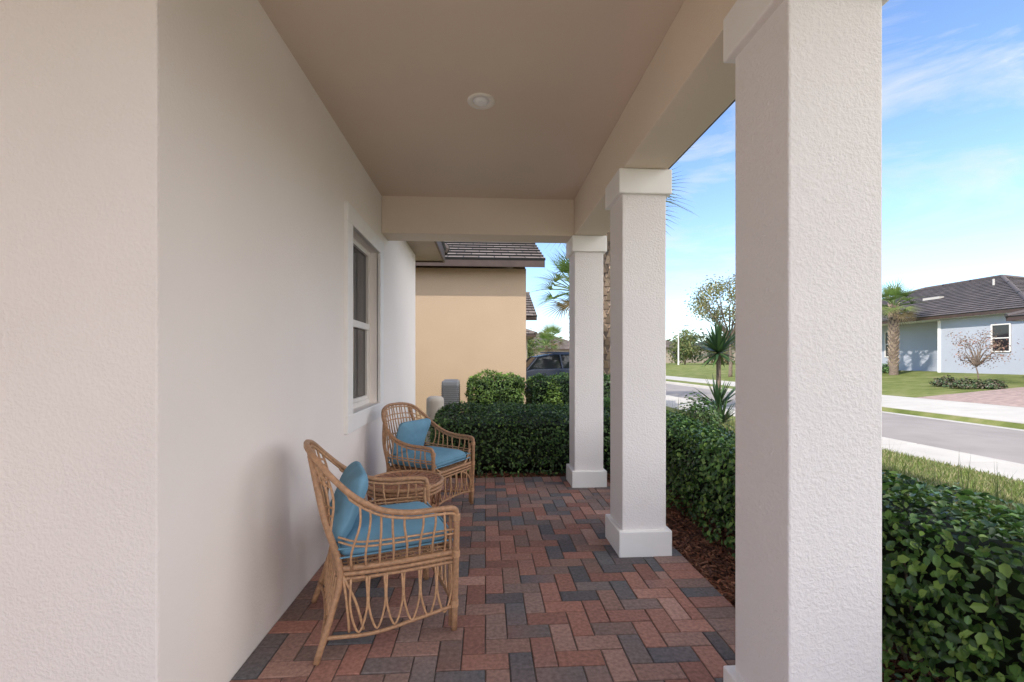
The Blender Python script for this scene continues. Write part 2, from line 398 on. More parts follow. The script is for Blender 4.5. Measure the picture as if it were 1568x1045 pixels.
ring('trim_ring',[(.088,.0),(.088,-.006),(.083,-.010),(.062,-.010),(.057,-.006),(.050,-.002)],M_lt,RL)
ring('lens',[(.052,-.0035),(.045,-.003),(.040,-.012),(.030,-.018),(.012,-.020),(.0001,-.020)],M_lens,RL)

for yf in (-.34,1.317,2.98,4.60):
    C=empty('porch_column')
    box('shaft',.911,1.209,yf,yf+.297,.16,2.41,M_col,C,.006)
    box('base',.881,1.239,yf-.03,yf+.327,-.01,.165,M_white,C,.007)
    box('cap',.881,1.239,yf-.03,yf+.327,2.40,2.564,M_white,C,.007)

# ---------------------------------------------------------------- rattan chairs & table
def superell(a,b_,c,e1=.35,e2=.3,nu=48,nv=24,crown=.0):
    m=MB(); sg=lambda w,e: math.copysign(abs(w)**e,w)
    for j in range(nv+1):
        ph=-math.pi/2+math.pi*j/nv
        for i in range(nu):
            th=2*math.pi*i/nu
            x=a*sg(math.cos(ph),e1)*sg(math.cos(th),e2); y=b_*sg(math.cos(ph),e1)*sg(math.sin(th),e2)
            rr=1-.55*max(abs(x/a),abs(y/b_))**4
            z=c*sg(math.sin(ph),.8)*rr
            z+=.004*noise.noise((x*9,y*9,z*4+a))*2.2
            m.v.append((x,y,z))
    for j in range(nv):
        for i in range(nu): m.f.append((j*nu+i,j*nu+(i+1)%nu,(j+1)*nu+(i+1)%nu,(j+1)*nu+i))
    return m
def chair(loc,rot):
    R=empty('rattan_armchair',loc,rot)
    half=[(.285,.285,.555),(.27,.295,.59),(.20,.305,.60),(.06,.31,.605),(-.07,.31,.635),(-.18,.295,.70),(-.27,.26,.785),(-.335,.195,.86),(-.365,.10,.89)]
    pts=half+[(-.372,0,.895)]+[(x,-y,z) for x,y,z in reversed(half)]
    rail=catmull(pts,5)
    fr=MB(); th=MB()
    fr.tube(rail,.0135,8)
    th.tube([p+Vector((.012 if p.x<-.2 else 0,0,-.024)) for p in rail],.007,6)
    rp=[(.27,.25),(.27,0),(.27,-.25),(.25,-.27),(0,-.27),(-.2,-.245),(-.24,-.20),(-.25,0),(-.24,.20),(-.2,.245),(0,.27),(.25,.27)]
    for z,r in ((.375,.013),(.35,.010),(.328,.008)): fr.tube(catmull([(x,y,z) for x,y in rp],4,True),r,8,True)
    for s in (1,-1):
        fr.tube(catmull([(.285,s*.285,.56),(.283,s*.283,.35),(.275,s*.275,0.004)],5),.0155,8)
        fr.tube([(.262,s*.262,.55),(.26,s*.262,.02)],.009,6)
        fr.tube(catmull([(-.355,s*.15,.87),(-.30,s*.225,.60),(-.235,s*.24,.37),(-.27,s*.255,.2),(-.335,s*.275,.004)],5),.0145,8)
        for k,(bx,by) in enumerate(((-.20,.262),(-.14,.266))):
            th.tube(catmull([(-.225,s*.245,.345),(-.225+(bx+.225)*.6,s*by,.23),(bx,s*by,.10)],4),.0065,6)
        st=catmull([(.275,s*.277,.12),(.1,s*.272,.095),(-.1,s*.268,.075),(-.31,s*.266,.10)],6)
        fr.tube(st,.009,7)
        n=6
        for k in range(n):
            x0=-.20+k*.078; x1=x0+.078
            zz=.095
            th.tube(catmull([(x0+.006,s*.27,.335),(x0+.004,s*.275,.20),((x0+x1)/2,s*.273,zz),(x1-.004,s*.275,.20),(x1-.006,s*.27,.335)],5),.0052,6)
        for k in range(8):
            x=-.19+k*.06
            zr=min(rail,key=lambda p:(p-Vector((x,s*.3,.65))).length)
            th.tube(catmull([(x,s*.262,.375),(x-.004,s*.30,.46),(zr.x,s*.308,.54 if zr.z<.65 else .58),(zr.x,zr.y,zr.z-.01)],4),.0055,6)
        for zz in (.47,.49): th.tube(catmull([(.278,s*.287,zz),(.06,s*.301,zz+.004),(-.15,s*.292,zz+.01),(-.245,s*.25,zz+.03)],5),.005,6)
        th.tube(catmull([(.262,s*.26,.50),(.262,s*.20,.40),(.272,s*.10,.372)],5),.008,6)
        th.tube(catmull([(.275,s*.275,.16),(.275,s*.22,.27),(.27,s*.12,.33)],5),.008,6)
        # wrapped bindings at joints
        for (bx,by,bz) in ((.283,.283,.37),(.277,.277,.13),(.284,.285,.545)):
            for q in range(5): th.tube([(bx+.017*math.cos(a),s*by+.017*math.sin(a),bz-.012+q*.006) for a in [k*math.pi/4 for k in range(8)]],.0035,5,True)
    fst=catmull([(.275,.277,.12),(.272,.1,.14),(.272,-.1,.14),(.275,-.277,.12)],6); fr.tube(fst,.009,7)
    bst=catmull([(-.31,.266,.10),(-.29,.1,.12),(-.29,-.1,.12),(-.31,-.266,.10)],6); fr.tube(bst,.009,7)
    for k in range(7):
        y0=-.27+k*.077;y1=y0+.077
        th.tube(catmull([(.272,y0+.006,.335),(.276,y0+.004,.22),(.274,(y0+y1)/2,.135),(.276,y1-.004,.22),(.272,y1-.006,.335)],5),.0052,6)
    for k in range(6):
        y0=-.23+k*.077;y1=y0+.077
        th.tube(catmull([(-.25,y0+.006,.335),(-.27,y0+.004,.22),(-.285,(y0+y1)/2,.12),(-.27,y1-.004,.22),(-.25,y1-.006,.335)],5),.0052,6)
    cols=[]
    for k in range(15):
        y=-.225+.45*k/14
        yt=y*1.08
        zr=min([p for p in rail if p.x<-.2],key=lambda p:abs(p.y-yt))
        pl=catmull([(-.245+abs(y)*.06,y*.97,.375),(-.275,y*1.02,.50),(zr.x*.88,y*1.06,.68 if zr.z>.8 else .62),(zr.x,zr.y,zr.z)],5)
        cols.append(pl); th.tube(pl,.0055,6)
    for idx in (3,4,8,9,12,13):
        th.tube(catmull([c[idx] for c in cols],3),.0052,6)
    for k in range(12): 
        y=-.235+k*.0427; th.tube([(-.24,y*.93,.372),(.265,y,.376)],.005,5)
    fr.obj('frame',M_rattan,R,True); th.obj('spindles',M_rattan2,R,True)
    c=superell(.262,.250,.066); o=c.obj('seat_cushion',M_cush,R,True); o.location=(.012,0,.447)
    pp=[(.258,.225),(.24,.246),(0,.252),(-.23,.246),(-.25,.22),(-.252,0),(-.25,-.22),(-.23,-.246),(0,-.252),(.24,-.246),(.258,-.225),(.262,0)]
    b=MB()
    for zz in (.425,.464): b.tube(catmull([(x*1.0+.012,y*1.0,zz) for x,y in pp],4,True),.0045,6,True)
    b.obj('cushion_piping',M_cush,R,True)
    c=superell(.165,.205,.055,.4,.3); o=c.obj('back_pillow',M_cush,R,True); o.location=(-.185,0,.612); o.rotation_euler=(0,math.radians(-68),0)
    return R
chair((-.505,2.36,0),math.radians(21))
chair((-.50,4.02,0),math.radians(-32))
def table(loc):
    R=empty('rattan_side_table',loc); a=MB(); b=MB()
    circ=lambda r,z,n=36:[(r*math.cos(2*math.pi*i/n),r*math.sin(2*math.pi*i/n),z) for i in range(n)]
    a.tube(circ(.245,.50),.013,8,True); a.tube(circ(.245,.475),.010,8,True); a.tube(circ(.238,.45),.009,8,True); a.tube(circ(.20,.13),.010,8,True)
    for r in np.arange(.012,.24,.0105): b.tube(circ(r,.498+.002*math.sin(r*300),30),.0058,5,True)
    for i in range(24):
        t=2*math.pi*i/24; b.tube([(.01*math.cos(t),.01*math.sin(t),.502),(.12*math.cos(t),.12*math.sin(t),.505),(.24*math.cos(t),.24*math.sin(t),.502)],.0035,5)
    for i in range(4):
        t=math.pi/4+i*math.pi/2; c,s=math.cos(t),math.sin(t)
        a.tube([(.215*c,.215*s,.49),(.195*c,.195*s,.25),(.235*c,.235*s,.004)],.013,8)
    for i in range(20):
        t=2*math.pi*i/20; t2=2*math.pi*(i+1)/20; tm=(t+t2)/2
        b.tube(catmull([(.236*math.cos(t),.236*math.sin(t),.46),(.225*math.cos(t),.225*math.sin(t),.38),(.218*math.cos(tm),.218*math.sin(tm),.31),(.225*math.cos(t2),.225*math.sin(t2),.38),(.236*math.cos(t2),.236*math.sin(t2),.46)],4),.005,5)
    a.tube(circ(.219,.31),.007,6,True)
    a.obj('frame',M_rattan,R,True); b.obj('woven_top',mat('rattan_dark',(.30,.145,.085),.5,.3,60,.4,250,.001),R,True)
table((-.53,3.04,0))

# ---------------------------------------------------------------- foliage
def leaves(name,Pn,Nn,size,colr,m,parent=None,w=.32,jit=.9):
    Pn=np.asarray(Pn,float);Nn=np.asarray(Nn,float); n=len(Pn)
    nn=Nn+rng.normal(0,jit*.5,(n,3)); nn/=np.linalg.norm(nn,axis=1,keepdims=True)+1e-9
    t=np.cross(nn,rng.normal(0,1,(n,3))); t/=np.linalg.norm(t,axis=1,keepdims=True)+1e-9
    b=np.cross(nn,t); L=np.asarray(size)[:,None]; W=L*w; f=W*.45
    V=np.stack([Pn-t*L*.5, Pn-t*L*.15+b*W+nn*f, Pn+t*L*.25+b*W*.85+nn*f, Pn+t*L*.5-nn*L*.08, Pn+t*L*.25-b*W*.85+nn*f, Pn-t*L*.15-b*W+nn*f],axis=1).reshape(-1,3)
    me=bpy.data.meshes.new(name); me.vertices.add(n*6); me.vertices.foreach_set('co',V.astype(np.float32).ravel())
    idx=(np.arange(n)*6)[:,None]+np.array([0,1,2,3,0,3,4,5])[None]
    me.loops.add(n*8); me.loops.foreach_set('vertex_index',idx.ravel().astype(np.int32))
    me.polygons.add(n*2); me.polygons.foreach_set('loop_start',(np.arange(n*2)*4).astype(np.int32))
    me.update(calc_edges=True); me.validate()
    a=me.color_attributes.new('Col','FLOAT_COLOR','POINT'); C=np.ones((n,6,4),np.float32); C[:,:,:3]=np.asarray(colr)[:,None,:]; a.data.foreach_set('color',C.ravel())
    me.materials.append(m); o=bpy.data.objects.new(name,me); return link(o,parent)
def nz(p,s=3.0): return noise.noise((p[0]*s,p[1]*s,p[2]*s))
DG=[(.05,.11,.024),(.07,.15,.033),(.10,.20,.042),(.13,.25,.055),(.04,.085,.024)]
DK=[q for q in [(.035,.075,.02),(.05,.105,.025),(.07,.14,.034),(.09,.17,.042),(.03,.062,.02)]]
def hedge(name,x0,x1,y0,y1,z0,z1,dens,size,bright=.06,cols=DG,faces='xXyYZ',bumpy=.06,stems=True):
    R=empty(name); Pn=[];Nn=[];C=[];Sz=[]
    A={'x':(y1-y0)*(z1-z0),'X':(y1-y0)*(z1-z0),'y':(x1-x0)*(z1-z0),'Y':(x1-x0)*(z1-z0),'Z':(x1-x0)*(y1-y0)}
    for f in faces:
        for i in range(int(A[f]*dens)):
            x=random.uniform(x0,x1);y=random.uniform(y0,y1);z=random.uniform(z0,z1)
            d=-abs(random.gauss(0,.045))+.03
            if f!='Z' and random.random()<.55*max(0,1-(z-z0)/.28): continue
            n={'x':(-1,0,0),'X':(1,0,0),'y':(0,-1,0),'Y':(0,1,0),'Z':(0,0,1)}[f]
            if f=='x':x=x0
            if f=='X':x=x1
            if f=='y':y=y0
            if f=='Y':y=y1
            if f=='Z':z=z1
            q=nz((x,y,z),2.2)*bumpy+nz((x,y,z),7)*bumpy*.5
            if f=='Z':
                e=min(x-x0,x1-x,y-y0,y1-y); d-=max(0,.12-e)*.5
                if random.random()<.05: d+=random.uniform(0,.06)
            else: 
                e=z1-z; d-=max(0,.12-e)*.4
            n=Vector(n); p=Vector((x,y,z))+n*(d+q)
            Pn.append(p);Nn.append(Vector(n)*.8+Vector((0,0,.45)))
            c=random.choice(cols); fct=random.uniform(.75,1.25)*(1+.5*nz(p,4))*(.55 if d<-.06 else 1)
            if random.random()<bright*1.6: c=(.22,.34,.07)
            C.append(tuple(q_*fct for q_ in c)); Sz.append(size*random.uniform(.65,1.25))
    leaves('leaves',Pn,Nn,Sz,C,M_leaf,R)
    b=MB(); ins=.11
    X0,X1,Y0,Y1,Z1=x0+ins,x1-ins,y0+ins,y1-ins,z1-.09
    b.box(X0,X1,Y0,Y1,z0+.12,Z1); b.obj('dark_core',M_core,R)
    s=MB()
    for i in range(int((y1-y0+x1-x0)*7)):
        x=random.uniform(x0+.12,x1-.12);y=random.uniform(y0+.12,y1-.12); dx,dy=random.uniform(-.12,.12),random.uniform(-.12,.12)
        s.tube([(x,y,z0-.05),(x+dx*.5,y+dy*.5,z0+.2),(x+dx,y+dy,z1-.15)],[.009,.007,.004],5)
    s.obj('stems',M_bark,R); return R
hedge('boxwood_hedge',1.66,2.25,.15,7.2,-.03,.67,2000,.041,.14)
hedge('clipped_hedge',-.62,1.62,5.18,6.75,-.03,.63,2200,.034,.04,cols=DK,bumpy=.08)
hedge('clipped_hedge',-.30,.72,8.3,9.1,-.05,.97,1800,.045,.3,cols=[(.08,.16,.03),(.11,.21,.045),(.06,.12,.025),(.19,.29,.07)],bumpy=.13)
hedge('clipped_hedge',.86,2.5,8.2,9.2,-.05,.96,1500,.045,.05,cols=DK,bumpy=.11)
def shrub(name,x,y,r,h,n,size,cols,zb=None):
    z0=gz(x) if zb is None else zb; Pn=[];Nn=[];C=[];Sz=[]
    for i in range(n):
        v=Vector((random.gauss(0,1),random.gauss(0,1),abs(random.gauss(0,1)))).normalized(); k=random.uniform(.6,1.05)*(1+.25*nz(v*2+Vector((x,y,0)),1.5))
        p=Vector((x+v.x*r*k,y+v.y*r*k,z0+.03+v.z*h*k)); Pn.append(p);Nn.append(v+Vector((0,0,.4)))
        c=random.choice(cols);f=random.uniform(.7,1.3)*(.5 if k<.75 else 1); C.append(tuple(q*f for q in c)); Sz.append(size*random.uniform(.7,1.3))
    return leaves(name,Pn,Nn,Sz,C,M_leaf)
for (x,y,r,h) in ((22.9,24.6,.5,.55),(22.9,26.0,.6,.5),(22.8,27.4,.5,.6)): shrub('garden_shrub',x,y,r,h,700,.09,DG)
for (x,y,r,h) in ((18.7,16.6,.55,.35),(18.9,17.6,.5,.35),(19.0,15.95,.35,.3)): shrub('garden_shrub',x,y,r,h,700,.08,[(.10,.12,.05),(.14,.11,.07),(.08,.13,.05)])
shrub('variegated_shrub',3.3,6.9,.42,.75,2200,.055,[(.10,.2,.04),(.17,.28,.06),(.07,.14,.03)])
shrub('variegated_shrub',1.2,8.02,.22,1.0,900,.05,[(.28,.4,.07),(.17,.27,.05)],-.08)

def blade(b,base,az,el,L,w,droop,c,seg=4):
    d=Vector((math.cos(az)*math.cos(el),math.sin(az)*math.cos(el),math.sin(el))); side=Vector((-math.sin(az),math.cos(az),0)); p=Vector(base); k=len(b.v)
    ws=[.5,.9,.8,.5,.0]
    for i in range(seg+1):
        ww=w*ws[min(i,4)]
        b.v.append(tuple(p-side*ww)); b.v.append(tuple(p+side*ww)); b.c+=[c,c]
        p=p+d*(L/seg); d=(d+Vector((0,0,-droop))).normalized()
    for i in range(seg): b.f.append((k+2*i,k+2*i+1,k+2*i+3,k+2*i+2))
def rosette(b,ctr,n,L,w,cols,droop=.12,emin=-.5,emax=1.5):
    for i in range(n):
        c=random.choice(cols);f=random.uniform(.7,1.3)
        blade(b,ctr,random.uniform(0,6.28),random.uniform(emin,emax),L*random.uniform(.75,1.1),w,droop*random.uniform(.4,1.6),tuple(q*f for q in c))
Y=empty('yucca_plant'); b=MB(); YC=[(.05,.10,.04),(.075,.14,.045),(.04,.08,.035)]
rosette(b,(4.12,7.82,1.42),120,.62,.028,YC,.04); rosette(b,(4.0,7.6,.48),80,.60,.028,YC,.06,-.2); rosette(b,(3.9,7.3,.25),50,.42,.022,YC,.08,0)
b.obj('leaves',M_leaf,Y); t=MB(); t.tube(catmull([(4.05,7.7,gz(4.05)-.05),(4.1,7.78,.6),(4.12,7.82,1.42)],6),.04,8); t.tube([(4.0,7.6,-.15),(4.0,7.6,.48)],.04,8); t.obj('trunk',M_bark,Y,True)
b=MB()
for i in range(26):
    y=1.1+i*.27; x=2.62+random.uniform(-.10,.2)
    for k in range(60):
        c=random.choice([(.13,.17,.05),(.2,.2,.09),(.28,.24,.12),(.09,.13,.04)])
        blade(b,(x+random.uniform(-.07,.07),y+random.uniform(-.07,.07),-.08),random.uniform(0,6.28),random.uniform(.8,1.5),random.uniform(.6,.92),.0038,random.uniform(.06,.24),c)
b.obj('liriope_grass_row',M_leaf2)

def palm(name,x,y,z0,zc,rt,L,n,cols,boots=False):
    R=empty(name,(x,y,0)); t=MB(); H_=zc-z0
    pts=[];rr=[]
    for i in range(25):
        k=i/24; pts.append((.03*math.sin(k*3),.02*k,z0-.1+k*(H_+.1))); rr.append(rt*(1.25-.3*k if k<.2 else 1.0)*(1+.05*math.sin(i*2.4)))
    t.tube(pts,rr,12); t.obj('trunk',M_bark,R,True)
    if boots:
        bt=MB()
        for i in range(int(H_*34)):
            z=z0+.4+(H_-.3)*i/(H_*34); a=i*2.399; d=Vector((math.cos(a),math.sin(a),0)); s=Vector((-d.y,d.x,0))
            p=d*rt*.85+Vector((0,0,z)); q=d*(rt*1.55)+Vector((0,0,z+.19)); f=random.uniform(.7,1.3); c=tuple(v*f for v in (.36,.27,.20))
            k=len(bt.v)
            for (o,w,th) in ((p,.07,.02),(q,.03,.012)):
                for (e,g_) in ((-1,-1),(1,-1),(1,1),(-1,1)): bt.v.append(tuple(o+s*w*e+d*th*g_)); bt.c.append(c)
            bt.f+=[tuple(k+j for j in f4) for f4 in ((0,1,5,4),(1,2,6,5),(2,3,7,6),(3,0,4,7),(4,5,6,7))]
        bt.obj('boots',M_mulch,R)
    b=MB()
    for i in range(n):
        az=i*2.399+random.uniform(-.3,.3); el=math.radians(80-115*(i/n)+random.uniform(-8,8))
        d=Vector((math.cos(az)*math.cos(el),math.sin(az)*math.cos(el),math.sin(el))); side=Vector((-math.sin(az),math.cos(az),0))
        p=Vector((.0,0,zc)); pet=[p.copy()]
        for k in range(5): p=p+d*L*.1; d=(d+Vector((0,0,-.07))).normalized(); pet.append(p.copy())
        c0=random.choice(cols) if i<n*.86 else (.22,.17,.09)
        b.tube(pet,[.018*L/2+.004]*6,4,c=tuple(q*.9 for q in c0)) 
        up=side.cross(d)
        m=20
        for j in range(m):
            a=(-1+2*j/(m-1))*1.75
            dd=(d*math.cos(a)+side*math.sin(a)+up*(-.10-.25*abs(math.sin(a)))+Vector((0,0,-.05))).normalized()
            Lf=L*.55*(1-.18*abs(a)/1.75)*random.uniform(.9,1.08); f=random.uniform(.75,1.2); c=tuple(q*f for q in c0)
            sw=dd.cross(up).normalized(); w=.018*L/1.5; q=p-d*L*.04; k0=len(b.v); e=dd.copy()
            for sI,ww in enumerate((.3,1,.8,.35,0)):
                b.v.append(tuple(q-sw*w*ww));b.v.append(tuple(q+sw*w*ww)); b.c+=[c,c]
                q=q+e*Lf/4; e=(e+Vector((0,0,-.13 if sI>0 else -.02))).normalized()
            for sI in range(4): b.f.append((k0+2*sI,k0+2*sI+1,k0+2*sI+3,k0+2*sI+2))
    b.obj('fronds',M_leaf2,R); return R
PG=[(.13,.21,.05),(.18,.27,.065),(.10,.16,.04),(.24,.29,.09)]
palm('sabal_palm_tree',3.2,11.8,-.1,5.75,.17,2.5,34,PG,True)
palm('sabal_palm_tree',3.68,18.6,-.1,4.1,.15,2.1,30,PG,True)
palm('sabal_palm_tree',22.0,23.3,.45,4.15,.17,1.6,30,PG,True)
palm('sabal_palm_tree',6.6,44.7,-.2,3.4,.15,1.9,24,PG)
palm('sabal_palm_tree',5.4,40,-.2,2.6,.15,1.7,24,PG)

def tree(name,x,y,z0,h,cr,cz,nl,ls,cols,spread=.5,tr=.12,clumps=26,nbr=7):
    R=empty(name); t=MB(); base=Vector((x,y,z0-.1)); fork=Vector((x+random.uniform(-.1,.1),y,z0+(cz-z0)*.5))
    t.tube(catmull([base,(base+fork)/2+Vector((.05,0,0)),fork],4),[tr*(1-.5*i/8) for i in range(9)],9)
    cen=[]
    for i in range(clumps):
        v=Vector((random.gauss(0,1),random.gauss(0,1),random.gauss(0,1))).normalized()*random.uniform(.45,1)
        cen.append(Vector((x+v.x*cr,y+v.y*cr,cz+v.z*(h-cz+z0))))
    for c in cen[:clumps]:
        mid=fork.lerp(c,.5)+Vector((random.uniform(-.2,.2),random.uniform(-.2,.2),.15)); t.tube(catmull([fork,mid,c],4),[tr*.35*(1-.85*i/8)+.004 for i in range(9)],5)
    t.obj('trunk_and_limbs',M_bark,R,True)
    Pn=[];Nn=[];C=[];Sz=[]
    for i in range(nl):
        c=random.choice(cen); v=Vector((random.gauss(0,1),random.gauss(0,1),random.gauss(0,.7)))*spread*.5; p=c+v
        Pn.append(p);Nn.append(v.normalized()+Vector((0,0,.5))); q=random.choice(cols); f=random.uniform(.7,1.3)*(1+.4*nz(c,2)); C.append(tuple(w*f for w in q)); Sz.append(ls*random.uniform(.7,1.3))
    leaves('crown_leaves',Pn,Nn,Sz,C,M_leaf2,R); return R
tree('oak_tree',17.4,31.4,.1,7.2,3.0,5.2,5200,.15,[(.22,.24,.10),(.30,.29,.13),(.16,.19,.08),(.36,.31,.17)],.85,.14,38)
tree('crape_myrtle_tree',19.6,17.0,.3,2.2,.85,1.75,900,.06,[(.34,.18,.13),(.26,.17,.12),(.36,.26,.18)],.35,.035,30)
tree('street_tree',4.8,62,-.1,5,2.4,3.2,3000,.25,[(.09,.14,.045),(.13,.18,.06),(.2,.22,.06)],1.1,.15,22)
tree('street_tree',21.5,60,.6,3.6,2.0,2.3,2200,.25,[(.09,.14,.045),(.13,.18,.06),(.2,.22,.07)],1.1,.15,22)
tree('street_tree',26,58,.6,4.2,2.4,2.6,2400,.25,[(.10,.15,.05),(.15,.18,.06),(.2,.2,.07)],1.1,.15,22)
tree('street_tree',31,57,.6,3.8,2.4,2.4,2400,.25,[(.09,.14,.045),(.13,.17,.06),(.22,.2,.07)],1.1,.15,22)
Pn=[];Nn=[];C=[];Sz=[]
for i in range(150):
    ang=math.radians(-12+ i*.56+random.uniform(-.3,.3)); d=random.uniform(120,190); cx,cy=d*math.sin(ang),d*math.cos(ang)
    hh=random.uniform(3.5,8)*(1+.3*math.sin(i*.31)); rr_=random.uniform(3,6); cc=random.choice([(.10,.13,.06),(.12,.15,.065),(.11,.13,.075),(.16,.17,.08)])
    for k in range(150):
        v=Vector((random.gauss(0,1),random.gauss(0,1),random.gauss(0,1))).normalized()*random.uniform(.5,1.05)
        Pn.append((cx+v.x*rr_,cy+v.y*rr_,.3+hh*.5+v.z*hh*.55)); Nn.append(v+Vector((0,0,.3))); f=random.uniform(.7,1.3)*(1+.3*v.z); C.append(tuple(q*f for q in cc)); Sz.append(random.uniform(.7,1.5))
leaves('distant_trees',Pn,Nn,Sz,C,M_leaf2)

# ---------------------------------------------------------------- neighbour house
NH=empty('neighbour_house')
box('wall_main',-13,.9,10.0,17.0,-.2,3.30,M_nwall,NH)
box('wall_garage',-8,1.6,18.02,23.5,-.2,2.85,M_nwall,NH)
gz_=MB()
gz_.quad([(.899,10.0,3.28),(.899,17.0,3.28),(.899,13.5,3.28+3.5*.42)]); gz_.quad([(1.599,18.02,2.8),(1.599,23.5,2.8),(1.599,20.7,2.8+2.7*.42)])
gz_.obj('gables',M_nwall,NH)
roof(NH,-13.5,1.28,9.62,17.35,3.42,.42,'x','gable',M_tileN,fh=.15)
roof(NH,-8.5,2.02,17.6,23.8,2.98,.42,'x','gable',M_tileN,fh=.15)
box('garage_door',1.6,1.64,18.6,22.8,-.1,2.15,M_white,NH)
AC=empty('ac_condenser'); 
box('body',-.78,-.48,8.2,8.7,-.05,.92,M_steel,AC,.03)
lv=MB()
for i in range(24): lv.box(-.79,-.47,8.19,8.71,.02+i*.035,.028+i*.035)
lv.obj('louvres',mat('dark_grey_metal',(.12,.12,.125),.5),AC)
b=MB(); circ=lambda r,z,cx,cy,n=24:[(cx+r*math.cos(2*math.pi*i/n),cy+r*math.sin(2*math.pi*i/n),z) for i in range(n)]
for r in (.05,.09,.13): b.tube(circ(r,.93,-.63,8.45),.004,4,True)
b.obj('fan_grille',M_steel,AC)
TK=empty('water_softener_tank',(-.80,7.35,0)); ring('tank',[(.0001,.72),(.10,.71),(.135,.68),(.14,.63),(.14,-.05)],mat('tank_plastic',(.50,.45,.38),.6,.08),TK,28)

# ---------------------------------------------------------------- opposite house
OH=empty('opposite_house')
gzb=-.2
box('wall_front',23.8,36,18.6,22.6,gzb,3.40,M_owall,OH)
box('wall_wing',25.0,36,22.61,35.3,gzb,3.40,M_owall,OH)
box('wall_garage',21.0,30,8.5,16.3,gzb,2.90,M_owall,OH)
roof(OH,23.25,36.6,18.0,36.0,3.55,.385,'y','hip',M_tileO,soff=M_white,fh=.16)
roof(OH,20.5,30.5,8.0,16.8,2.98,.40,'x','hip',M_tileO,soff=M_white,fh=.16)
def win(xf,y0,y1,z0,z1,par):
    box('window_glass',xf-.02,xf+.02,y0,y1,z0,z1,M_glass,par); w_=.055
    m=MB(); m.box(xf-.06,xf-.021,y0-w_,y0,z0-w_,z1+w_); m.box(xf-.06,xf-.021,y1,y1+w_,z0-w_,z1+w_); m.box(xf-.06,xf-.021,y0,y1,z1,z1+w_); m.box(xf-.06,xf-.021,y0,y1,z0-w_,z0); m.box(xf-.04,xf-.021,y0,y1,(z0+z1)/2-.025,(z0+z1)/2+.025)
    m.obj('window_frame',M_frame,par)
win(25.0,26.2,27.0,1.5,3.0,OH); win(25.0,28.8,29.8,1.5,3.0,OH); win(23.8,19.3,20.0,1.7,2.9,OH)
box('corner_trim',23.77,23.80,22.45,22.6,.3,3.35,M_white,OH)
box('garage_door',20.96,21.0,9.3,15.2,.3,2.6,M_white,OH)
vt=MB(); vt.box(26.6,26.9,25.2,26.2,4.85,5.02); vt.tube([(28,23.5,5.1),(28,23.5,5.75)],.05,8); vt.obj('roof_vents',M_conc,OH)

def small_house(x0,x1,y0,y1,zb,wh,wm,rm,facing):
    R=empty('distant_house'); box('walls',x0,x1,y0,y1,zb-.4,zb+wh,wm,R)
    roof(R,x0-.5,x1+.5,y0-.5,y1+.5,zb+wh+.15,.42,'y' if (y1-y0)>(x1-x0) else 'x','hip',rm,fh=.15)
    g2=MB()
    for k in range(3):
        y=y0+(y1-y0)*(.2+.3*k); g2.box(x0-.03,x0,y-.5,y+.5,zb+.9,zb+2.2) if facing else g2.box(x1,x1+.03,y-.5,y+.5,zb+.9,zb+2.2)
        x=x0+(x1-x0)*(.2+.3*k); g2.box(x-.5,x+.5,y0-.03,y0,zb+.9,zb+2.2)
    g2.obj('windows',M_glass,R); return R
M_dw=stucco('distant_stucco',(.36,.30,.24),.2)
small_house(27,39,86,100,.65,2.8,M_dw,M_tileN,True)
small_house(-9,2.5,27,39,-.1,2.75,M_dw,M_tileN,False)
small_house(3,16,70,84,-.1,2.9,M_dw,M_tileN,True)
small_house(44,56,84,98,.65,2.9,M_dw,M_tileO,True)

SL=empty('street_lamp',(24.0,55.3,.6)); b=MB(); b.tube([(0,0,-.1),(0,0,4.4)],[.09,.06],8); b.tube(catmull([(0,0,4.3),(.3,0,4.8),(.9,0,5.0)],5),.04,6); b.obj('pole',M_white,SL)
b=MB(); b.box(.7,1.3,-.14,.14,4.93,5.04); b.obj('lamp_head',M_steel,SL,bevel=.03)

# ---------------------------------------------------------------- parked car (SUV), length along x, nose to the street
CR=empty('parked_car',(3.35,15.3,-.07)); 
M_paint=mat('car_paint_dark_blue',(.025,.04,.08),.22,.03,2,spec=.7); M_cg=glass('car_glass',(.02,.025,.03),.05); M_tyre=mat('tyre',(.02,.02,.02),.8); M_rim=mat('rim_metal',(.5,.5,.52),.3,.02,metal=.8)
prof=[(-2.25,.35),(-2.3,.62),(-2.26,.88),(-2.1,1.0),(-1.6,1.04),(-.95,1.08),(.9,1.10),(1.95,1.08),(2.2,1.02),(2.28,.75),(2.25,.35)]
def loft(secs):
    m=MB(); n=len(secs[0])
    for s in secs: m.v+=s
    for i in range(len(secs)-1):
        for j in range(n-1): m.f.append((i*n+j,i*n+j+1,(i+1)*n+j+1,(i+1)*n+j))
        m.f.append((i*n+n-1,i*n,(i+1)*n,(i+1)*n+n-1))
    m.f.append(tuple(range(n))[::-1]); m.f.append(tuple((len(secs)-1)*n+k for k in range(n))); return m
secs=[]
for yy,k in ((-.92,.965),(-.90,.99),(-.7,1.0),(0,1.02),(.7,1.0),(.90,.99),(.92,.965)):
    secs.append([(x*k,yy,.35+(z-.35)*(k if abs(yy)>.8 else 1+.0*k)) for x,z in prof])
loft(secs).obj('body',M_paint,CR,False,.03)
cab=[(-1.15,1.05),(-.45,1.48),(.2,1.55),(1.2,1.54),(1.75,1.44),(2.12,1.04)]
b=MB(); n=len(cab)
def cabring(yy0,yy1,s):
    return [(x,s*(yy0 if z<1.2 else yy1),z) for x,z in cab]
Lr=cabring(.84,.64,-1); Rr=cabring(.84,.64,1)
b.v+=Lr+Rr
for j in range(n-1): b.f.append((j,j+1,n+j+1,n+j))
